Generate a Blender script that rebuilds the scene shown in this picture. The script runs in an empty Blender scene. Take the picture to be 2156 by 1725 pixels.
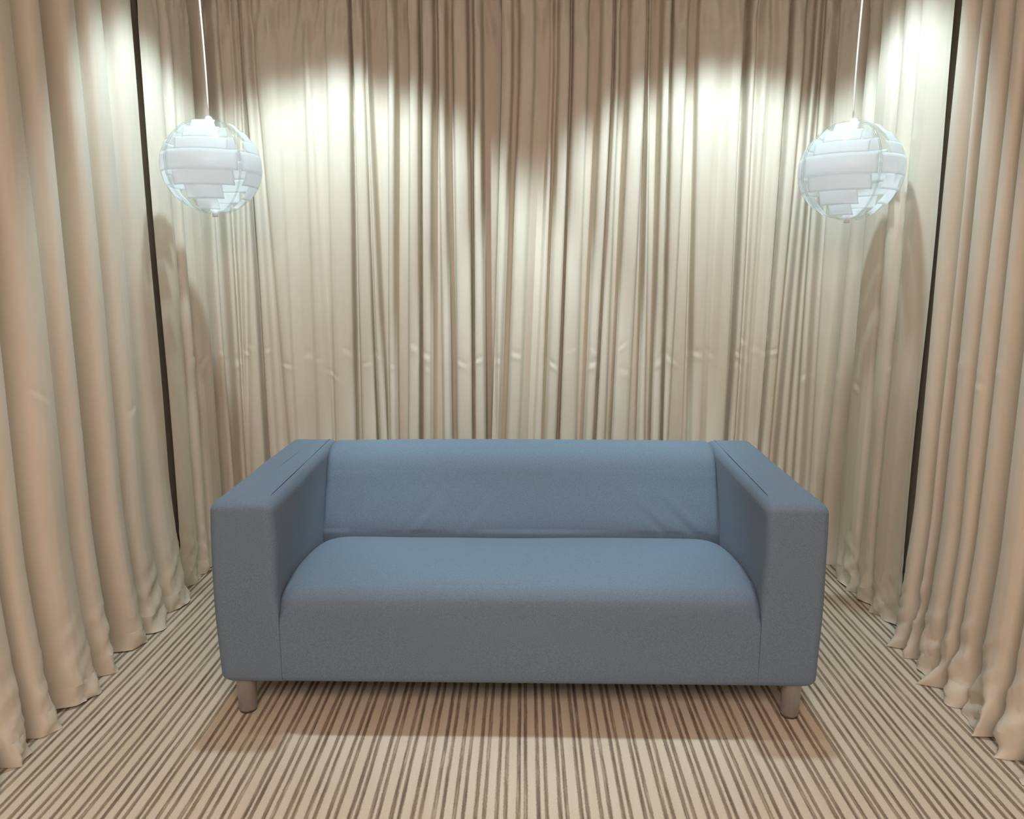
import bpy, bmesh, math, random
import numpy as np
from mathutils import Vector, Matrix

random.seed(7)
rng = np.random.default_rng(11)
scene = bpy.context.scene
COL = scene.collection

# ------------------------------------------------------------------ helpers
def link(name, me, mat=None, parent=None, smooth=True):
    o = bpy.data.objects.new(name, me)
    COL.objects.link(o)
    if mat:
        me.materials.append(mat)
    if smooth:
        me.polygons.foreach_set('use_smooth', [True] * len(me.polygons))
    if parent:
        o.parent = parent
    return o

def empty(name, loc, rz=0.0):
    o = bpy.data.objects.new(name, None)
    o.empty_display_size = .1
    o.location = loc
    o.rotation_euler = (0, 0, rz)
    COL.objects.link(o)
    return o

def tag(o, label=None, cat=None, group=None, kind=None):
    if label: o['label'] = label
    if cat: o['category'] = cat
    if group: o['group'] = group
    if kind: o['kind'] = kind
    return o

def pydata(name, v, f):
    me = bpy.data.meshes.new(name)
    me.from_pydata([tuple(map(float, p)) for p in v], [], f)
    me.update()
    return me

def grid_mesh(name, P, flip=False):
    """P: rows x cols x 3 array -> quad sheet"""
    R, C, _ = P.shape
    me = bpy.data.meshes.new(name)
    idx = np.arange(R * C).reshape(R, C)
    a, b, c, d = idx[:-1, :-1], idx[:-1, 1:], idx[1:, 1:], idx[1:, :-1]
    q = np.stack([a, b, c, d] if not flip else [d, c, b, a], -1).reshape(-1, 4)
    n = len(q)
    me.vertices.add(R * C)
    me.vertices.foreach_set('co', P.reshape(-1).astype(np.float32))
    me.loops.add(n * 4)
    me.loops.foreach_set('vertex_index', q.reshape(-1).astype(np.int32))
    me.polygons.add(n)
    me.polygons.foreach_set('loop_start', np.arange(0, n * 4, 4, dtype=np.int32))
    me.polygons.foreach_set('loop_total', np.full(n, 4, dtype=np.int32))
    me.update(calc_edges=True)
    me.validate()
    return me

def loft(name, rings, cap0=True, cap1=True):
    n = len(rings[0])
    v = [p for r in rings for p in r]
    f = []
    for i in range(len(rings) - 1):
        for j in range(n):
            k = (j + 1) % n
            f.append((i * n + j, i * n + k, (i + 1) * n + k, (i + 1) * n + j))
    if cap0: f.append(tuple(reversed(range(n))))
    if cap1: f.append(tuple(range((len(rings) - 1) * n, len(rings) * n)))
    me = pydata(name, v, f)
    bm = bmesh.new(); bm.from_mesh(me)
    bmesh.ops.recalc_face_normals(bm, faces=bm.faces[:])
    bm.to_mesh(me); bm.free()
    return me

def tube(name, pts, r, seg=8):
    pts = [Vector(p) for p in pts]
    rings = []
    for i, p in enumerate(pts):
        t = (pts[min(i + 1, len(pts) - 1)] - pts[max(i - 1, 0)]).normalized()
        a = t.orthogonal().normalized() if i == 0 else (a0 - t * a0.dot(t)).normalized()
        a0 = a
        b = t.cross(a)
        rr = r[i] if isinstance(r, (list, tuple)) else r
        rings.append([p + (a * math.cos(2 * math.pi * k / seg) + b * math.sin(2 * math.pi * k / seg)) * rr for k in range(seg)])
    return loft(name, rings)

def lathe(name, prof, seg=32, cap0=True, cap1=True, c=(0, 0)):
    return loft(name, [[(c[0] + r * math.cos(2 * math.pi * k / seg), c[1] + r * math.sin(2 * math.pi * k / seg), z) for k in range(seg)] for r, z in prof], cap0, cap1)

# ------------------------------------------------------------------ materials
def newmat(name):
    m = bpy.data.materials.new(name); m.use_nodes = True
    nt = m.node_tree
    return m, nt, nt.nodes, nt.links, nt.nodes['Principled BSDF']

def mat_plain(name, col, rough=.6, metal=0.0, spec=.4):
    m, nt, N, L, p = newmat(name)
    p.inputs['Base Color'].default_value = (*col, 1)
    p.inputs['Roughness'].default_value = rough
    p.inputs['Metallic'].default_value = metal
    p.inputs['Specular IOR Level'].default_value = spec
    return m

def mat_cloth(name, ca, cb, scale, stretch=(1, 1, 1), rough=.8, bump=.15, spec=.2, sheen=0.0, dist=.002):
    m, nt, N, L, p = newmat(name)
    tc = N.new('ShaderNodeTexCoord'); mp = N.new('ShaderNodeMapping')
    mp.inputs['Scale'].default_value = stretch
    L.new(tc.outputs['Object'], mp.inputs['Vector'])
    no = N.new('ShaderNodeTexNoise'); no.inputs['Scale'].default_value = scale
    no.inputs['Detail'].default_value = 3; no.inputs['Roughness'].default_value = .65
    L.new(mp.outputs['Vector'], no.inputs['Vector'])
    cr = N.new('ShaderNodeValToRGB')
    cr.color_ramp.elements[0].position = .32; cr.color_ramp.elements[0].color = (*ca, 1)
    cr.color_ramp.elements[1].position = .68; cr.color_ramp.elements[1].color = (*cb, 1)
    L.new(no.outputs['Fac'], cr.inputs['Fac'])
    L.new(cr.outputs['Color'], p.inputs['Base Color'])
    bp = N.new('ShaderNodeBump'); bp.inputs['Strength'].default_value = bump; bp.inputs['Distance'].default_value = dist
    L.new(no.outputs['Fac'], bp.inputs['Height']); L.new(bp.outputs['Normal'], p.inputs['Normal'])
    p.inputs['Roughness'].default_value = rough
    p.inputs['Specular IOR Level'].default_value = spec
    if sheen:
        p.inputs['Sheen Weight'].default_value = sheen
        p.inputs['Sheen Roughness'].default_value = .4
    return m

M_CURT = mat_cloth('curtain_cloth', (.625, .575, .462), (.668, .617, .503), 9, (1, 1, .35), rough=.58, bump=.05, spec=.35)
M_SOFA = mat_cloth('blue_melange_upholstery', (.122, .182, .238), (.181, .248, .310), 330, rough=.85, bump=.35, spec=.15, sheen=.1, dist=.0008)
M_SEAM = mat_plain('dark_seam_thread', (.05, .10, .15), .9, 0, .1)
M_LEG = mat_plain('grey_leg_plastic', (.36, .34, .33), .32, .55, .5)
M_PAD = mat_plain('dark_foot_pad', (.06, .055, .05), .8)
M_CEIL = mat_plain('ceiling_paint', (.72, .69, .64), .9, 0, .1)
M_WALL = mat_plain('wall_paint', (.45, .38, .30), .9, 0, .1)
M_CORD = mat_plain('white_cord', (.80, .79, .75), .45)
M_SOCK = mat_plain('white_socket_plastic', (.8, .8, .79), .4)

def mat_band():
    m, nt, N, L, p = newmat('white_opal_band')
    out = [n for n in N if n.type == 'OUTPUT_MATERIAL'][0]
    d = N.new('ShaderNodeBsdfDiffuse'); d.inputs['Color'].default_value = (.95, .965, .985, 1)
    t = N.new('ShaderNodeBsdfTranslucent'); t.inputs['Color'].default_value = (.95, .965, .985, 1)
    mx = N.new('ShaderNodeMixShader'); mx.inputs[0].default_value = .66
    L.new(d.outputs[0], mx.inputs[1]); L.new(t.outputs[0], mx.inputs[2])
    g = N.new('ShaderNodeBsdfTransparent'); g.inputs['Color'].default_value = (.97, .98, 1, 1)
    m2 = N.new('ShaderNodeMixShader'); m2.inputs[0].default_value = .16
    L.new(mx.outputs[0], m2.inputs[1]); L.new(g.outputs[0], m2.inputs[2])
    L.new(m2.outputs[0], out.inputs['Surface'])
    return m
M_BAND = mat_band()

def mat_clear(name, tint, haze, hazecol=(.85, .88, .86)):
    m, nt, N, L, p = newmat(name)
    out = [n for n in N if n.type == 'OUTPUT_MATERIAL'][0]
    tr = N.new('ShaderNodeBsdfTransparent'); tr.inputs['Color'].default_value = (*tint, 1)
    d = N.new('ShaderNodeBsdfDiffuse'); d.inputs['Color'].default_value = (*hazecol, 1)
    t = N.new('ShaderNodeBsdfTranslucent'); t.inputs['Color'].default_value = (*hazecol, 1)
    md = N.new('ShaderNodeMixShader'); md.inputs[0].default_value = .5
    L.new(d.outputs[0], md.inputs[1]); L.new(t.outputs[0], md.inputs[2])
    m1 = N.new('ShaderNodeMixShader'); m1.inputs[0].default_value = haze
    L.new(tr.outputs[0], m1.inputs[1]); L.new(md.outputs[0], m1.inputs[2])
    lw = N.new('ShaderNodeLayerWeight'); lw.inputs['Blend'].default_value = .5
    fr = N.new('ShaderNodeMapRange'); fr.inputs['From Min'].default_value = .55; fr.inputs['To Min'].default_value = .008; fr.inputs['To Max'].default_value = .06
    L.new(lw.outputs['Facing'], fr.inputs['Value'])
    gl = N.new('ShaderNodeBsdfGlossy'); gl.inputs['Roughness'].default_value = .15
    m2 = N.new('ShaderNodeMixShader')
    L.new(fr.outputs[0], m2.inputs[0]); L.new(m1.outputs[0], m2.inputs[1]); L.new(gl.outputs[0], m2.inputs[2])
    L.new(m2.outputs[0], out.inputs['Surface'])
    return m
M_CLEAR = mat_clear('clear_acrylic', (.965, .975, .968), .045)
M_RIM = mat_clear('acrylic_edge', (.5, .53, .53), .3, (.3, .32, .32))

def mat_carpet():
    m, nt, N, L, p = newmat('striped_carpet')
    def math_(op, a, b=None, c=None):
        n = N.new('ShaderNodeMath'); n.operation = op
        for i, v in enumerate((a, b, c)):
            if v is None: continue
            if isinstance(v, (int, float)): n.inputs[i].default_value = v
            else: L.new(v, n.inputs[i])
        return n.outputs[0]
    tc = N.new('ShaderNodeTexCoord'); sx = N.new('ShaderNodeSeparateXYZ')
    L.new(tc.outputs['Object'], sx.inputs[0])
    X, Y = sx.outputs[0], sx.outputs[1]
    # yarn wobble
    mpw = N.new('ShaderNodeMapping'); mpw.inputs['Scale'].default_value = (30, 5, 1)
    L.new(tc.outputs['Object'], mpw.inputs['Vector'])
    nw = N.new('ShaderNodeTexNoise'); nw.inputs['Scale'].default_value = 1; nw.inputs['Detail'].default_value = 4
    L.new(mpw.outputs[0], nw.inputs['Vector'])
    mpf = N.new('ShaderNodeMapping'); mpf.inputs['Scale'].default_value = (420, 120, 1)
    L.new(tc.outputs['Object'], mpf.inputs['Vector'])
    nf = N.new('ShaderNodeTexNoise'); nf.inputs['Scale'].default_value = 1; nf.inputs['Detail'].default_value = 2
    L.new(mpf.outputs[0], nf.inputs['Vector'])
    wob = math_('ADD', math_('MULTIPLY', math_('SUBTRACT', nw.outputs['Fac'], .5), .0050), math_('MULTIPLY', math_('SUBTRACT', nf.outputs['Fac'], .5), .0042))
    Xw = math_('ADD', X, wob)
    per = PERIOD
    u = math_('DIVIDE', math_('ADD', Xw, PHASE), per)
    cell = math_('FLOOR', u); fr = math_('FRACT', u)
    # random per stripe widths
    wn = N.new('ShaderNodeTexWhiteNoise'); wn.noise_dimensions = '1D'; L.new(cell, wn.inputs['W'])
    rnd = wn.outputs['Value']
    def band(center, half, soft, jit):
        c = math_('ADD', math_('MULTIPLY', math_('SUBTRACT', rnd, .5), jit), center)
        d = math_('ABSOLUTE', math_('SUBTRACT', fr, c))
        mr = N.new('ShaderNodeMapRange'); mr.interpolation_type = 'SMOOTHSTEP'
        L.new(d, mr.inputs['Value'])
        mr.inputs['From Min'].default_value = half - soft; mr.inputs['From Max'].default_value = half + soft
        mr.inputs['To Min'].default_value = 1; mr.inputs['To Max'].default_value = 0
        return mr.outputs[0]
    b1 = band(.26, .105, .045, .06); b2 = band(.62, .098, .045, -.06)
    # streaks along the yarn: tone of each line drifts along its length
    def streak(sc, off):
        mp = N.new('ShaderNodeMapping'); mp.inputs['Scale'].default_value = sc; mp.inputs['Location'].default_value = (off, off, 0)
        L.new(tc.outputs['Object'], mp.inputs['Vector'])
        n = N.new('ShaderNodeTexNoise'); n.inputs['Scale'].default_value = 1; n.inputs['Detail'].default_value = 3; n.inputs['Roughness'].default_value = .6
        L.new(mp.outputs[0], n.inputs['Vector']); return n.outputs['Fac']
    s1 = streak((110, 3.2, 1), 3.7); s2 = streak((210, 14, 1), 9.1)
    tone = math_('ADD', math_('MULTIPLY', s1, .6), math_('MULTIPLY', s2, .4))
    rampd = N.new('ShaderNodeValToRGB'); L.new(tone, rampd.inputs['Fac'])
    e = rampd.color_ramp.elements
    e[0].position = .33; e[0].color = (.085, .062, .045, 1)
    e[1].position = .66; e[1].color = (.47, .41, .29, 1)
    q = e.new(.45); q.color = (.19, .145, .10, 1)
    q = e.new(.55); q.color = (.285, .23, .16, 1)
    # cream ground with pale tonal bands
    s3 = streak((16, .8, 1), 1.3)
    rampc = N.new('ShaderNodeValToRGB'); L.new(s3, rampc.inputs['Fac'])
    e = rampc.color_ramp.elements
    e[0].position = .3; e[0].color = (.60, .525, .385, 1)
    e[1].position = .7; e[1].color = (.655, .59, .48, 1)
    lines = math_('MINIMUM', math_('ADD', b1, b2), 1.0)
    lines = math_('MULTIPLY', lines, .93)
    mix = N.new('ShaderNodeMix'); mix.data_type = 'RGBA'
    L.new(lines, mix.inputs[0]); L.new(rampc.outputs[0], mix.inputs[6]); L.new(rampd.outputs[0], mix.inputs[7])
    # pile speckle
    mps = N.new('ShaderNodeMapping'); mps.inputs['Scale'].default_value = (300, 300, 1)
    L.new(tc.outputs['Object'], mps.inputs['Vector'])
    ns = N.new('ShaderNodeTexNoise'); ns.inputs['Scale'].default_value = 1; ns.inputs['Detail'].default_value = 2
    L.new(mps.outputs[0], ns.inputs['Vector'])
    hv = N.new('ShaderNodeHueSaturation'); L.new(mix.outputs[2], hv.inputs['Color'])
    L.new(math_('ADD', math_('MULTIPLY', ns.outputs['Fac'], .3), .85), hv.inputs['Value'])
    L.new(hv.outputs[0], p.inputs['Base Color'])
    bp = N.new('ShaderNodeBump'); bp.inputs['Strength'].default_value = .4; bp.inputs['Distance'].default_value = .002
    L.new(math_('SUBTRACT', ns.outputs['Fac'], math_('MULTIPLY', lines, .4)), bp.inputs['Height'])
    L.new(bp.outputs[0], p.inputs['Normal'])
    p.inputs['Roughness'].default_value = .95; p.inputs['Specular IOR Level'].default_value = .1
    return m
PERIOD, PHASE = .0530, .0015
M_CARPET = mat_carpet()

# ------------------------------------------------------------------ room shell
def box(name, x0, x1, y0, y1, z0, z1, mat, kind='structure'):
    v = [(x, y, z) for z in (z0, z1) for y in (y0, y1) for x in (x0, x1)]
    f = [(0, 2, 3, 1), (4, 5, 7, 6), (0, 1, 5, 4), (2, 6, 7, 3), (0, 4, 6, 2), (1, 3, 7, 5)]
    o = link(name, pydata(name, v, f), mat, smooth=False)
    o['kind'] = kind
    return o
CEIL = 3.02
FY = -4.2
box('floor', -1.7, 1.7, FY, 1.8, -.1, 0, M_CARPET)
box('ceiling', -1.7, 1.7, FY, 1.8, CEIL, CEIL + .1, M_CEIL)
box('wall_back', -1.7, 1.7, 1.68, 1.8, 0, CEIL, M_WALL)
box('wall_left', -1.7, -1.58, FY, 1.68, 0, CEIL, M_WALL)
box('wall_right', 1.58, 1.7, FY, 1.68, 0, CEIL, M_WALL)

# ------------------------------------------------------------------ curtains
# folds along the run of the curtains: kind, start, end (metres along the run at 1.6 m height), lean of each edge
FOLDS = """F 1.8882 1.9614 0 0;V 1.9709 2.0198 0 0;F 2.0605 2.1739 0 0;v 2.1785 2.2254 0 0;F 2.235 2.302 0 0;V 2.3096 2.4 0 0;F 2.4222 2.5031 0 0;v 2.5151 2.5516 0 0;F 2.564 2.6743 0 0;v 2.6879 2.7363 0 0;F 2.7505 2.8844 0 0;S 2.8961 2.9278 0 0;F 2.952 3.0966 0 0;v 3.1011 3.1281 0 0;F 3.1326 3.1881 0 0;v 3.1928 3.2213 0 0;F 3.2261 3.3474 0 0;V 3.3502 3.3862 0 0;F 3.3886 3.4164 0 0;V 3.4208 3.4447 0 0;F 3.4489 3.474 0 0;v 3.4781 3.4884 0 0;F 3.4924 3.5149 0.048 0.03;v 3.519 3.5333 0.029 0.031;F 3.5374 3.5604 0.031 -0.001;S 3.5625 3.5667 -0.006 -0.009;F 3.571 3.6057 -0.009 -0.016;v 3.61 3.634 -0.016 -0.035;F 3.6427 3.7122 -0.031 -0.001;v 3.7187 3.8143 0.003 0.006;F 3.823 3.8665 0.006 -0.014;v 3.873 3.9185 -0.014 0.019;F 3.925 4.0226 0.021 0.026;S 4.0248 4.0378 0.021 0.013;F 4.0421 4.1028 0.012 0.002;S 4.105 4.1071 0.002 -0.001;F 4.1093 4.131 -0.004 -0.02;V 4.1375 4.1851 -0.018 0.025;F 4.1894 4.2219 0.025 0.026;V 4.2262 4.2781 0.026 0.028;F 4.2824 4.33 0.028 0.023;S 4.3343 4.3408 0.023 0.022;F 4.3452 4.3905 0.022 0.027;V 4.3949 4.423 0.027 0.003;F 4.4273 4.4618 0.003 0.001;V 4.4661 4.4899 0.001 0.002;F 4.4942 4.559 0.002 -0.004;S 4.5633 4.5784 -0.001 0.008;F 4.5827 4.6215 0.01 -0.002;G 4.6258 4.6862 -0.002 0.035;F 4.6905 4.7293 0.035 0.04;V 4.7336 4.7616 0.043 0.039;F 4.768 4.8283 0.041 0.043;V 4.8326 4.8972 0.043 0.042;m 4.9015 4.9187 0.039 0.026;V 4.923 4.938 0.025 0.027;F 4.9423 4.9918 0.027 0.03;S 4.9961 5.0025 0.029 0.026;F 5.0068 5.0755 0.024 0.018;V 5.082 5.1249 0.02 0.03;F 5.1314 5.1765 0.03 0.035;S 5.1786 5.1829 0.035 0.035;F 5.1872 5.2151 0.035 0.021;V 5.2193 5.2494 0.02 0.024;F 5.258 5.3265 0.029 0.02;V 5.3308 5.3479 0.017 -0.001;F 5.3522 5.3693 -0.004 -0.017;V 5.3736 5.41 -0.02 -0.004;F 5.4143 5.4528 -0.004 -0.004;S 5.4528 5.4592 -0.006 -0.007;F 5.4635 5.5128 -0.007 0.016;V 5.5213 5.5662 0.02 -0.002;S 5.5683 5.5747 -0.005 -0.025;F 5.5811 5.6581 -0.023 0.001;v 5.6645 5.6987 0 0.004;F 5.7051 5.767 0.006 0.003;S 5.7712 5.7862 0.002 0.007;F 5.7926 5.8182 0.009 0.008;v 5.8225 5.8353 0.007 0.009;F 5.8417 5.8715 0.011 0.015;v 5.8779 5.9014 0.014 0.008;F 5.9078 5.9504 0.008 0.018;S 5.9547 5.9589 0.018 0.018;F 5.9632 6.0099 0.018 0.023;V 6.0161 6.0386 0.022 0.025;F 6.0447 6.0707 0.025 0.016;V 6.0747 6.0887 0.016 0.006;F 6.0948 6.1254 0.005 0.004;V 6.1295 6.1485 0.004 -0.002;F 6.155 6.2412 -0.003 0.038;V 6.2532 6.2926 0.036 0.047;F 6.3013 6.3603 0.05 0.068;V 6.3749 6.4179 0.074 0.088;F 6.4295 6.6 0 0;v 6.6123 6.6287 0 0;F 6.6408 6.7271 0 0;v 6.7347 6.7535 0 0;F 6.7647 6.8686 0 0;v 6.879 6.9525 0 0;S 6.9847 7.0346 0 0;F 7.0407 7.1062 0 0;v 7.1177 7.1461 0 0;F 7.1518 7.1795 0 0;V 7.1877 7.2172 0 0;F 7.2225 7.2995 0 0;v 7.3119 7.329 0 0;F 7.3362 7.3904 0 0;V 7.395 7.4154 0 0;F 7.4199 7.4789 0 0;V 7.4916 7.5207 0 0;F 7.5409 7.637 0 0"""
DEP = {'F': 1.0, 'V': 0.0, 'v': .52, 'S': -.25, 'm': .42, 'G': -.05}
XL, XR, YB, RC, Y0 = -1.40, 1.41, 1.47, .2, -2.0
L1 = (YB - RC) - Y0; LA = math.pi / 2 * RC; L2 = (XR - RC) - (XL + RC)
STOT = 2 * L1 + 2 * LA + L2

def path(s):
    """position and inward normal of the curtain run"""
    s = np.asarray(s, float)
    x = np.empty_like(s); y = np.empty_like(s); nx = np.empty_like(s); ny = np.empty_like(s)
    m = s < L1
    x[m] = XL; y[m] = Y0 + s[m]; nx[m] = 1; ny[m] = 0
    t = s - L1; m = (t >= 0) & (t < LA); a = t[m] / RC
    x[m] = XL + RC - RC * np.cos(a); y[m] = YB - RC + RC * np.sin(a); nx[m] = np.cos(a); ny[m] = -np.sin(a)
    t = t - LA; m = (t >= 0) & (t < L2)
    x[m] = XL + RC + t[m]; y[m] = YB; nx[m] = 0; ny[m] = -1
    t = t - L2; m = (t >= 0) & (t < LA); a = t[m] / RC
    x[m] = XR - RC + RC * np.sin(a); y[m] = YB - RC + RC * np.cos(a); nx[m] = -np.sin(a); ny[m] = -np.cos(a)
    t = t - LA; m = t >= 0
    x[m] = XR; y[m] = YB - RC - t[m]; nx[m] = -1; ny[m] = 0
    return x, y, nx, ny

folds = []
for l in FOLDS.split(';'):
    k, a, b, c, d = l.split()
    folds.append((k, float(a), float(b), float(c), float(d)))
# plain continuation of the side curtains towards the viewer's end of the room
pre = []; s = folds[0][1]
while s > .1:
    w = random.uniform(.09, .13); v = random.uniform(.04, .07)
    pre.insert(0, ('V', s - v, s - .008, 0, 0)); s -= v
    pre.insert(0, ('F', s - w, s - .008, 0, 0)); s -= w
post = []; s = folds[-1][2]
while s < STOT - .1:
    w = random.uniform(.07, .12); v = random.uniform(.03, .06)
    post.append(('V', s + .008, s + v, 0, 0)); s += v
    post.append(('F', s + .008, s + w, 0, 0)); s += w
folds = pre + folds + post
iG = [i for i, f in enumerate(folds) if f[0] == 'G'][0]
iS = [i for i, f in enumerate(folds) if f[0] == 'S']
iL = iS[0]
iR = iS[-1]
folds[iL] = ('S', folds[iL][1], folds[iL][2] + .004, 0, 0)
folds[iR] = ('S', folds[iR][1] + .014, folds[iR][2], 0, 0)

zz = [0.0, .012, .025, .04, .055, .07]
while zz[-1] < .36: zz.append(zz[-1] + .016)
while zz[-1] < .82: zz.append(zz[-1] + .045)
while zz[-1] < 1.06: zz.append(zz[-1] + .009)
while zz[-1] < 2.24: zz.append(zz[-1] + .05)
while zz[-1] < 2.56: zz.append(zz[-1] + .012)
while zz[-1] < 3.0: zz.append(zz[-1] + .05)
ZZ = np.array(zz)
HEMROW = 5

def waves(S, Z, n, ks, kz, seed):
    r = np.random.default_rng(seed); o = np.zeros_like(S)
    for i in range(n):
        o += np.sin(S * r.uniform(.3, 1) * ks * r.choice([-1, 1]) + Z * r.uniform(.3, 1) * kz + r.uniform(0, 6.28))
    return o / math.sqrt(n)

def curtain(i0, i1, side, label, seed, step, puddle, set0=None, set1=None, free0=False, free1=False, tuck0=0, tuck1=0, td=.3):
    fs = folds[i0:i1]
    r = np.random.default_rng(seed)
    sa, sb = fs[0][1] - (0 if free0 else .03 + tuck0), fs[-1][2] + (0 if free1 else .03 + tuck1)
    fine = np.arange(sa, sb, .0015)
    jit = r.uniform(-.10, .06, len(fs)); ph = r.uniform(0, 6.28, (len(fs), 2)); am = r.uniform(.001, .0035, len(fs))
    asym = r.uniform(-.05, .05, len(fs))
    kern = np.exp(-.5 * (np.arange(-8, 9) * .0015 / .0032) ** 2); kern /= kern.sum()
    D = np.empty((len(ZZ), len(fine))); SH = np.zeros_like(D)
    lean0 = fs[0][3] if free0 else 0.0
    for zi, z in enumerate(ZZ):
        xs = [sa - .01] + ([fs[0][1] - .008] if tuck0 else []); ds = [.8 if free0 else (td if tuck0 else -.5)] + ([td] if tuck0 else [])
        for fi, (k, a, b, la, lb) in enumerate(fs):
            zc = max(min(z, 2.2), .5) - 1.6          # lean of the fold: metres of run per metre of drop (from 1.6 m)
            sway = am[fi] * math.sin(z * 2.3 + ph[fi, 0])
            a_ = a + la * zc + sway; b_ = b + lb * zc + sway
            if b_ - a_ < .002: m_ = (a_ + b_) / 2; a_, b_ = m_ - .001, m_ + .001
            w = b_ - a_
            c = DEP[k]
            if k == 'F':
                c += jit[fi]; q = asym[fi]
                xs += [a_, a_ + .22 * w, a_ + .5 * w, a_ + .78 * w, b_]; ds += [c - .17 + q, c - .03 + q * .5, c, c - .03 - q * .5, c - .17 - q]
            elif k == 'V':
                c += jit[fi] * .8
                xs += [a_, a_ + .5 * w, b_]; ds += [c + .10, c, c + .10]
            elif k == 'v':
                xs += [a_, a_ + .5 * w, b_]; ds += [c + .13 + jit[fi], c + jit[fi], c + .13 + jit[fi]]
            elif k == 'S':
                xs += [a_, a_ + .5 * w, b_]; ds += [c + .12, c, c + .12]
            else:
                xs += [a_, b_]; ds += [c, c]
        if tuck1: xs.append(fs[-1][2] + .008); ds.append(td)
        xs.append(sb + .01); ds.append(.8 if free1 else (td if tuck1 else -.5))
        xs = np.maximum.accumulate(np.array(xs) + np.arange(len(xs)) * 1e-7)
        sh = lean0 * np.exp(-(fine - sa) / .35) * (max(min(z, 2.2), .5) - 1.6)
        SH[zi] = sh
        row = np.interp(fine + sh, xs, ds)
        row = np.convolve(np.pad(row, 8, mode='edge'), kern, 'valid')
        D[zi] = row
    sub = max(1, round(step / .0015))
    D = D[:, ::sub]; sv = fine[::sub]
    S, Z = np.meshgrid(sv, ZZ); S = S + SH[:, ::sub]
    amp = .062 if side.startswith('back') else .10
    off = (D - 1) * amp
    if set0 is not None: off -= .02 * np.clip(1 - (S - set0) / .22, 0, 1)      # stands a little behind the neighbouring curtain
    if set1 is not None: off -= .02 * np.clip(1 - (set1 - S) / .22, 0, 1)
    # soft drape of the cloth
    off += waves(S, Z, 6, 40, 5, seed + 1) * .0022
    ds = waves(S, Z, 5, 25, 4, seed + 2) * .0016
    # packing creases: a row of small dents across every fold at about 0.93 m, a few more elsewhere
    for (k, a, b, la, lb) in fs:
        if k not in 'Fv' : continue
        n = 1 if r.random() < .75 else (0 if r.random() < .5 else 2)
        for q in range(n + (1 if r.random() < .3 else 0)):
            if q < n: z0 = .925 + (r.normal(0, .042) if side.startswith('back') else r.normal(0, .22))
            else: z0 = r.uniform(.45, 2.2)
            s0 = a + la * (z0 - 1.6) + (b - a) * r.uniform(.2, .8)
            wd = min(.02, .35 * (b - a) + .004); hz = r.uniform(.008, .016); sl = r.uniform(-.8, .8)
            h = r.uniform(.0008, .0042) * (1 if q < n and side.startswith('back') else .6)
            t = (Z - z0 - sl * (S - s0)) / hz
            off -= h * t * np.exp(-.5 * t * t) * np.exp(-.5 * ((S - s0) / wd) ** 2) * 1.4
    # gathers just under the heading
    top = np.clip((Z - 2.26) / .16, 0, 1)
    off += top * waves(S, Z, 7, 160, 26, seed + 3) * .006
    tape = np.exp(-.5 * ((Z - 2.375) / .006) ** 2) + np.exp(-.5 * ((Z - 2.425) / .006) ** 2)
    off -= tape * .003
    # cloth breaking on the floor
    low = np.clip(1 - Z / .30, 0, 1) ** 2
    front = np.clip((D - .16) * 1.8, 0, 1)
    if not side.startswith('back'): off += front * .042 * np.clip(1 - Z / .55, 0, 1) ** 1.5
    off += front * low * puddle * (waves(S, Z, 6, 70, 22, seed + 4) * .013 + .003)
    rr = np.random.default_rng(seed + 9)
    for q in range(5):                                                     # sharp breaks in the crumpled hem
        a_, b_, c_ = rr.uniform(14, 34) * rr.choice([-1, 1]), rr.uniform(16, 40), rr.uniform(0, 6.28)
        rid = 1 - np.abs(np.sin(a_ * S + b_ * Z + c_ + .8 * np.sin(S * 9 + q)))
        off += front * np.clip(1 - Z / .34, 0, 1) * puddle * .0075 * (rid ** 2 - .35)
    ds += low * puddle * waves(S, Z, 5, 60, 20, seed + 5) * .012
    vlow = np.clip(1 - Z / .07, 0, 1)
    off += vlow * (waves(S, Z, 5, 55, 5, seed + 6) * .006 + .004)
    x, y, nx, ny = path(np.clip(S + ds, 0, STOT))
    lift = (Z < .001) * np.clip(waves(S, Z, 4, 45, 1, seed + 8), 0, 2) * .005 + .0015 * (Z < .001)
    P = np.stack([x + nx * off, y + ny * off, Z + lift], -1)
    flip = True
    o = link('curtain', grid_mesh('curtain', P[HEMROW:], flip), M_CURT)
    tag(o, label, 'curtain', 'cream floor-length curtains around the sofa')
    link('hem', grid_mesh('hem', P[:HEMROW + 1], flip), M_CURT, o)
    return o

curtain(0, iL, 'left', 'cream pleated curtain along the left side wall, up to the long dark gap', 21, .0045, .9, tuck1=.20, td=.12)
curtain(iL + 1, iG + 1, 'back left', 'cream gathered curtain behind the left half of the blue sofa and around the corner', 31, .003, .8, set0=folds[iL][2], free0=True)
curtain(iG + 1, iR, 'back right', 'cream gathered curtain behind the right half of the blue sofa and around the corner', 41, .003, .9, set1=folds[iR][1], free0=True, free1=True)
curtain(iR + 1, len(folds), 'right', 'cream pleated curtain along the right side wall, its hem crumpled on the carpet', 51, .0045, 1.5, tuck0=.20, td=.12)

# ------------------------------------------------------------------ sofa
sofa = empty('sofa', (.004, 0, 0), -.005)
tag(sofa, 'blue-grey fabric two-seat sofa with low square arms and round grey legs on the striped carpet', 'sofa')
ZB, ZT = .120, .688
DEEP = .872

def wob(p, f, a, seed=0.0):
    x, y, z = p
    return a * (math.sin(f * x + 1.3 * f * z + seed) * math.cos(.8 * f * y - .6 * f * z + 2 * seed) + .5 * math.sin(2.1 * f * z - 1.7 * f * y + seed * 3))

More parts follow.
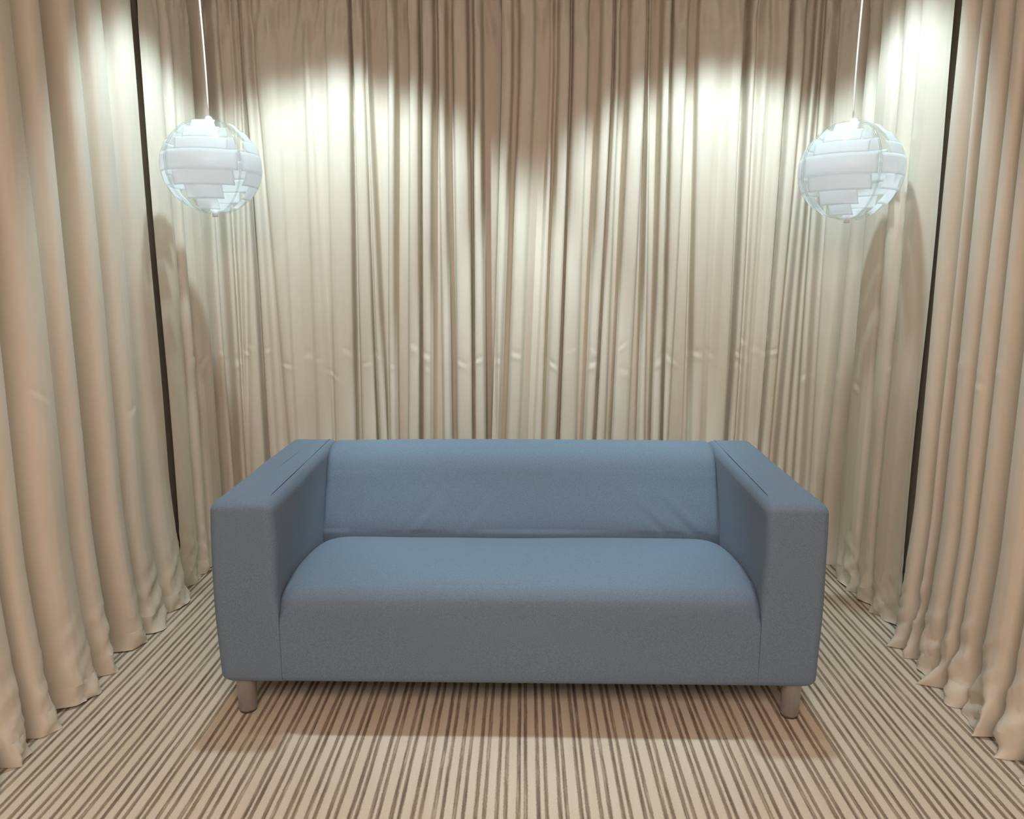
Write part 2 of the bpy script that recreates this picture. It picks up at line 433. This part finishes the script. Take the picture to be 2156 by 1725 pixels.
def rrect(x0, x1, y0, y1, radii, z, n=6, m=14):
    """closed loop; radii for corners (x0,y0),(x1,y0),(x1,y1),(x0,y1)"""
    cs = [(x0, y0, 1, 1, math.pi, radii[0]), (x1, y0, -1, 1, 1.5 * math.pi, radii[1]), (x1, y1, -1, -1, 0, radii[2]), (x0, y1, 1, -1, .5 * math.pi, radii[3])]
    arcs = []
    for cx, cy, dx, dy, a0, r in cs:
        arcs.append([(cx + dx * r + r * math.cos(a0 + math.pi / 2 * k / n), cy + dy * r + r * math.sin(a0 + math.pi / 2 * k / n)) for k in range(n + 1)])
    loop = []
    for i in range(4):
        a = arcs[i]; b = arcs[(i + 1) % 4]
        loop += a
        for k in range(1, m):
            t = k / m
            loop.append((a[-1][0] * (1 - t) + b[0][0] * t, a[-1][1] * (1 - t) + b[0][1] * t))
    return [(x, y, z) for x, y in loop]

def arm(sg):
    rings = []
    R = .032
    zs = [ZB, ZB + .004, ZB + .010, ZB + .02] + [ZB + .02 + (ZT - R - ZB - .02) * k / 26 for k in range(1, 27)]
    zs += [ZT - R + R * math.sin(math.pi / 2 * k / 6) for k in range(1, 7)]
    for z in zs:
        up = max(0, min(1, (z - .33) / .06))
        ins = 0
        if z > ZT - R: ins = R - math.sqrt(max(0, R * R - (z - ZT + R) ** 2))
        if z < ZB + .02: ins = .012 * (1 - (z - ZB) / .02) ** 2
        t = (z - ZB) / (ZT - ZB)
        bul = .006 * math.sin(math.pi * t)                 # slight swell of the padding
        xi, xo = (.708 if sg < 0 else .720), .898 + bul
        ri = .001 + .026 * up
        loop = rrect(xi + ins * (1 if z > .5 else .0), xo - ins, -.002 + ins - bul * .5, DEEP - ins, (ri, .026, .014, .006), z)
        rings.append(loop)
    # flat top: nested rings
    for k in range(1, 6):
        t = k / 6
        base = rings[len(zs) - 1]
        cx = sum(p[0] for p in base) / len(base)
        rings.append([(cx + (p[0] - cx) * (1 - t), .43 + (p[1] - .43) * (1 - t * .2), ZT + .0025 * math.sin(math.pi / 2 * t)) for p in base])
    out = []
    for r in rings:
        q = []
        for x, y, z in r:
            tap = .022 * max(0, y) / DEEP                   # the arm narrows towards the back on its inside
            if x < .80: x += tap * (1 - (x - .71) / .09)
            if x > .85: x += .014 * max(0, y) / DEEP
            w = wob((x, y, z), 11, .0022, 1.7 * sg)
            if z < ZT - .005:
                if x > .85: x += w
                elif x < .78 and z > .36:
                    x -= w * .8
                    if sg < 0:                              # pulled diagonal crease on the inner face
                        dd = (y - .40) * .75 + (z - .56) * .66
                        x -= .006 * math.exp(-(dd / .014) ** 2) * math.exp(-((y - .38) / .16) ** 2) - .004 * math.exp(-((dd - .03) / .02) ** 2) * math.exp(-((y - .38) / .16) ** 2)
            else:
                z += w * .5
            if y < .03: y += w * .5
            q.append((sg * x, y, z))
        out.append(q)
    a = link('armrest', loft('armrest', out), M_SOFA, sofa)
    # stitched seam along the inner top edge
    pts = [(sg * ((.733 if sg < 0 else .743) + .022 * y / DEEP), y, ZT + .0002 - .006 * max(0, (.10 - y) / .08)) for y in [.03 + .82 * k / 24 for k in range(25)]]
    link('seam', tube('seam', pts, .0010, 6), M_SEAM, a)
    return a
arm(-1); arm(1)

def spline(pts, n):
    """Catmull-Rom through 2-D points"""
    P = [pts[0]] + list(pts) + [pts[-1]]
    o = []
    for i in range(1, len(P) - 2):
        for k in range(n):
            t = k / n
            o.append(tuple(.5 * (2 * P[i][j] + (P[i + 1][j] - P[i - 1][j]) * t + (2 * P[i - 1][j] - 5 * P[i][j] + 4 * P[i + 1][j] - P[i + 2][j]) * t * t + (3 * P[i][j] - P[i - 1][j] - 3 * P[i + 1][j] + P[i + 2][j]) * t ** 3) for j in range(2)))
    o.append(tuple(pts[-1]))
    return o

def extrude(name, prof, xs, fn):
    rings = [[fn(x, y, z) for (y, z) in prof] for x in xs]
    return loft(name, rings)

def xcols(h, n=70):
    e = [h - .05 * (1 - math.sin(math.pi / 2 * k / 8)) for k in range(9)]
    mid = [(-(h - .05) + 2 * (h - .05) * k / n) for k in range(1, n)]
    return [-v for v in reversed(e)] + mid + e

# backrest: upright back, rounded top, front sloping down to the seat
prof = [(DEEP, ZB), (DEEP, .3), (DEEP + .002, .5)]
prof += spline([(DEEP, .60), (DEEP - .004, .656), (DEEP - .022, .684), (DEEP - .06, .695), (DEEP - .105, .693), (DEEP - .148, .680), (DEEP - .182, .655), (DEEP - .207, .618), (DEEP - .236, .555), (DEEP - .270, .485), (DEEP - .294, .430), (DEEP - .302, .385), (DEEP - .295, .335)], 6)
prof += [(DEEP - .27, .25), (DEEP - .27, ZB)]
HB, OFS = .7345, .006
def fn_back(x, y, z):
    e = max(0, (abs(x) - (HB - .022)) / .022)
    s = e * e
    if z > .40:
        f = max(0, min(1, (z - .40) / .05))
        y += .012 * s * f if y < .80 else 0
        if z > .55: z -= .012 * s * f
        if y < DEEP - .03:
            w = wob((x, y, z), 7, .0035, .6)
            low = math.exp(-((z - .45) / .05) ** 2)
            for cx, sl, a in ((-.36, .9, .004), (-.18, .7, .0035), (.56, -.9, .005), (.45, -1.1, .003), (-.62, .5, .003)):
                d = (x - cx) - sl * (z - .47)
                w += low * a * (math.exp(-(d / .016) ** 2) - math.exp(-((d - .035) / .02) ** 2))
            y += w * (1 - s)
    w2 = .006 * math.cos(x / .74 * math.pi / 2)
    if z > .6: z += w2 - .004
    return (x + OFS, y, z)
link('backrest', extrude('backrest', prof, xcols(HB, 110), fn_back), M_SOFA, sofa)

# seat: front apron, rounded front edge, crowned top
prof = [(.595, ZB), (.30, ZB), (.012, ZB), (.003, ZB + .006), (-.0015, ZB + .02), (-.002, .18), (-.002, .24), (-.002, .30)]
prof += spline([(-.002, .335), (.000, .362), (.010, .391), (.034, .416), (.075, .429), (.14, .434), (.24, .433), (.36, .422), (.48, .402), (.575, .378)], 6)
prof += [(.595, .36), (.595, .25)]
HS = .7135
def fn_seat(x, y, z):
    e = max(0, (abs(x) - (HS - .10)) / .10)
    yf = max(0, y) / DEEP
    x2 = x * (1 + .028 * yf * 1.0) if abs(x) > .1 else x
    if z > .31:
        f = min(1, (z - .31) / .06)
        z -= f * (.020 * e ** 2.2 + .010 * max(0, (e - .6) / .4) ** 2)
        if y < .12: y += f * .016 * e ** 3
        w = wob((x, y, z), 6, .0030, 2.2) + wob((x, y, z), 15, .0010, .4)
        if y > .04: z += w * (1 - e * .5)
        else: y += w * .5
        z += .004 * math.cos(x / HS * math.pi / 2) * f
        # small puckers where the cover is pulled in at the arms
        pk = max(0, (e - .45) / .55) * math.exp(-((z - .40) / .035) ** 2) * (1 if y < .12 else 0)
        z += pk * .0035 * math.sin(abs(x) * 140 + (2 if x > 0 else 0) + y * 60)
    elif y < .02 and z > ZB + .01:
        y += wob((x, y, z), 5, .0020, 3.1) * (1 - min(1, e * 1.2))
    return (x2 + OFS, y, z)
link('seat', extrude('seat', prof, xcols(HS, 110), fn_seat), M_SOFA, sofa)

for sx in (-1, 1):
    for ly in (.052, .80):
        cx = sx * .838
        lg = link('leg', lathe('leg', [(.0265, .006), (.0272, .010), (.029, .06), (.0305, ZB - .004), (.0305, ZB)], 36, c=(cx, ly)), M_LEG, sofa)
        link('foot_pad', lathe('foot_pad', [(.0255, .0005), (.0262, .003), (.0262, .0065)], 36, c=(cx, ly)), M_PAD, lg)

# ------------------------------------------------------------------ pendant lamps
RH, RV = .188, .175
BANDS = [  # top z, bottom z (share of the globe's half height), half width (share of its radius), angular shift
    (.905, .735, .215, .00), (.735, .50, .335, .00), (.50, .25, .49, .01), (.25, -.16, .655, .0), (-.16, -.46, .565, .01), (-.46, -.73, .345, .0), (-.73, -.93, .205, .0)]
def rad(t, k=1.0):
    return k * RH * math.sqrt(max(0, 1 - t * t))

def lamp(name, loc, yaw, cordpts, label):
    root = empty('pendant_lamp', loc, yaw)
    tag(root, label, 'pendant lamp', 'banded white globe pendants')
    for q in range(4):
        az = q * math.pi / 2
        k = 1.0 if q % 2 == 0 else .972
        half = math.radians(45.5)
        nu, nv = 22, 30
        tmax = .985
        ts = [math.sin(math.asin(tmax) * (1 - 2 * j / nv)) for j in range(nv + 1)]
        P = np.array([[(rad(t, k) * math.sin(az + half * (2 * i / nu - 1)), -rad(t, k) * math.cos(az + half * (2 * i / nu - 1)), RV * k * t) for i in range(nu + 1)] for t in ts])
        pan = link('clear_panel', grid_mesh('clear_panel', P), M_CLEAR, root)
        sm = pan.modifiers.new('thickness', 'SOLIDIFY'); sm.thickness = .0009; sm.offset = 0
        tag(pan, 'clear curved plastic panel of the globe')
        ed = [P[j][0] for j in range(nv + 1)]; ed2 = [P[j][-1] for j in range(nv + 1)]
        for e in (ed, ed2):
            link('panel_edge', tube('panel_edge', e, .0003, 5), M_RIM, pan)
        for bi, (t1, t0, hw, sh) in enumerate(BANDS):
            kb = k * .982
            n, mrow = 18, 6
            rows = []
            for j in range(mrow + 1):
                # each strip bows outwards slightly but is flatter than the globe
                f = j / mrow
                t = t1 + (t0 - t1) * f
                tm = .5 * (t1 + t0)
                r = kb * (.8 * rad(t) + .2 * rad(tm))
                if abs(tm) > .8: r = kb * (.6 * rad(t) + .4 * rad(tm))
                w = hw * RH * k
                a = math.asin(min(.98, w / max(r, w * 1.03)))
                rows.append([(r * math.sin(az + sh + a * (2 * i / n - 1)), -r * math.cos(az + sh + a * (2 * i / n - 1)), RV * kb * t) for i in range(n + 1)])
            b = link('white_band', grid_mesh('white_band', np.array(rows)), M_BAND, pan)
            sm = b.modifiers.new('thickness', 'SOLIDIFY'); sm.thickness = .0008; sm.offset = 0
    link('lamp_socket', lathe('lamp_socket', [(.006, .183), (.010, .180), (.015, .172), (.021, .150), (.021, .095), (.018, .088)], 28), M_SOCK, root)
    st = link('bottom_cap', lathe('bottom_cap', [(.010, -.158), (.0105, -.172), (.0105, -.181), (.009, -.183)], 20), M_SOCK, root)
    link('cord', tube('cord', [(x, y, z) for x, y, z in cordpts], .0032, 8), M_CORD, root)
    return root

L_LOC = (-1.155, .88, 1.733)
R_LOC = (1.210, .80, 1.700)
HL = CEIL - L_LOC[2]; HR = CEIL - R_LOC[2]
def cord_l():
    return [(-.012 * t + .002 * math.sin(t * 9), 0, .18 + (HL - .18) * t) for t in [k / 20 for k in range(21)]]
def cord_r():
    o = []
    for k in range(31):
        t = k / 30
        o.append((-.004 + .008 * math.sin(t * 4.2 + .2) * (t) - .004 * math.sin(t * 8) * (1 - t), .003 * math.sin(t * 7), .18 + (HR - .18) * t))
    return o
yawL = math.atan2(L_LOC[0], L_LOC[1] + 2.15)
yawR = math.atan2(R_LOC[0], R_LOC[1] + 2.15)
cl, cr = math.cos(yawL), math.sin(yawL)
lamp('pendant_lamp', L_LOC, -yawL + math.radians(-13), cord_l(), 'banded white globe pendant on a straight cord, hanging above the left arm of the sofa')
lamp('pendant_lamp', R_LOC, -yawR + math.radians(-14), cord_r(), 'banded white globe pendant on a kinked cord, hanging above the right arm of the sofa')

# ------------------------------------------------------------------ light
def spot(loc, energy, col, size, blend, r, rot=(0, 0, 0)):
    l = bpy.data.lights.new('ceiling_downlight', 'SPOT'); l.energy = energy; l.color = col
    l.spot_size = math.radians(size); l.spot_blend = blend; l.shadow_soft_size = r
    o = bpy.data.objects.new('ceiling_downlight', l); o.location = loc; o.rotation_euler = rot; COL.objects.link(o)
    return o
COOL = (.685, .86, .965)
def batwing(o):
    """photometric spread of the downlight: weaker straight down, stronger to the sides"""
    l = o.data; l.use_nodes = True
    nt = l.node_tree; N, L = nt.nodes, nt.links
    em = [n for n in N if n.type == 'EMISSION'][0]
    tc = N.new('ShaderNodeTexCoord'); vr = N.new('ShaderNodeVectorRotate'); vr.rotation_type = 'X_AXIS'
    vr.inputs['Angle'].default_value = o.rotation_euler[0]
    L.new(tc.outputs['Normal'], vr.inputs['Vector'])
    sx = N.new('ShaderNodeSeparateXYZ'); L.new(vr.outputs[0], sx.inputs[0])
    ab = N.new('ShaderNodeMath'); ab.operation = 'ABSOLUTE'; L.new(sx.outputs[2], ab.inputs[0])
    mr = N.new('ShaderNodeMapRange'); mr.interpolation_type = 'SMOOTHSTEP'
    L.new(ab.outputs[0], mr.inputs['Value'])
    mr.inputs['From Min'].default_value = math.cos(math.radians(42)); mr.inputs['From Max'].default_value = math.cos(math.radians(16))
    mr.inputs['To Min'].default_value = 1.15; mr.inputs['To Max'].default_value = .60
    L.new(mr.outputs[0], em.inputs['Strength'])
batwing(spot((-.80, .58, 3.0), 205, COOL, 79, .35, .05, (math.radians(12), 0, 0)))
batwing(spot((.86, .58, 3.0), 205, COOL, 78, .35, .05, (math.radians(12.5), 0, 0)))
WARM = (1.0, .76, .68)
def area(loc, rot, sx, sy, energy, col):
    l = bpy.data.lights.new('room_lamp', 'AREA'); l.shape = 'RECTANGLE'; l.size = sx; l.size_y = sy; l.energy = energy; l.color = col
    o = bpy.data.objects.new('room_lamp', l); o.location = loc; o.rotation_euler = rot; COL.objects.link(o)
    return o
area((0, -2.9, 2.5), (math.radians(20), 0, 0), 2.2, 1.2, 78, WARM)
for loc in (L_LOC, R_LOC):                              # the small cool bulb inside each pendant
    l = bpy.data.lights.new('pendant_bulb', 'POINT'); l.energy = .55; l.color = (.80, .92, 1.0); l.shadow_soft_size = .03
    o = bpy.data.objects.new('pendant_bulb', l); o.location = (loc[0], loc[1], loc[2] + .02); COL.objects.link(o)
w = bpy.data.worlds.new('world'); scene.world = w; w.use_nodes = True
bg = w.node_tree.nodes['Background']; bg.inputs['Color'].default_value = (1.0, .775, .72, 1); bg.inputs['Strength'].default_value = .84

# ------------------------------------------------------------------ camera
cam = bpy.data.cameras.new('camera'); co = bpy.data.objects.new('camera', cam); COL.objects.link(co)
cx, cy, cz, yaw, pit, rol, f = (0.02716, -2.14674, 1.35067, -0.01651, 0.17885, -0.00151, 1632.46725)
cam.sensor_fit = 'HORIZONTAL'; cam.sensor_width = 36; cam.lens = f / 2156 * 36
cam.clip_start = .05
fw = Vector((math.sin(yaw) * math.cos(pit), math.cos(yaw) * math.cos(pit), -math.sin(pit)))
right = Vector((math.cos(yaw), -math.sin(yaw), 0)); up = right.cross(fw)
R = Matrix((right, up, -fw)).transposed()
co.matrix_world = Matrix.Translation((cx, cy, cz)) @ R.to_4x4() @ Matrix.Rotation(rol, 4, 'Z')
scene.camera = co

vs = scene.view_settings
vs.view_transform = 'Standard'; vs.look = 'None'; vs.exposure = -0.07; vs.gamma = 1.0; vs.use_curve_mapping = False
scene.cycles.max_bounces = 7
scene.cycles.diffuse_bounces = 3
scene.cycles.glossy_bounces = 2
scene.cycles.transmission_bounces = 5
scene.cycles.transparent_max_bounces = 24
scene.cycles.use_adaptive_sampling = True
scene.cycles.adaptive_threshold = .07
scene.cycles.adaptive_min_samples = 16
scene.cycles.use_denoising = True
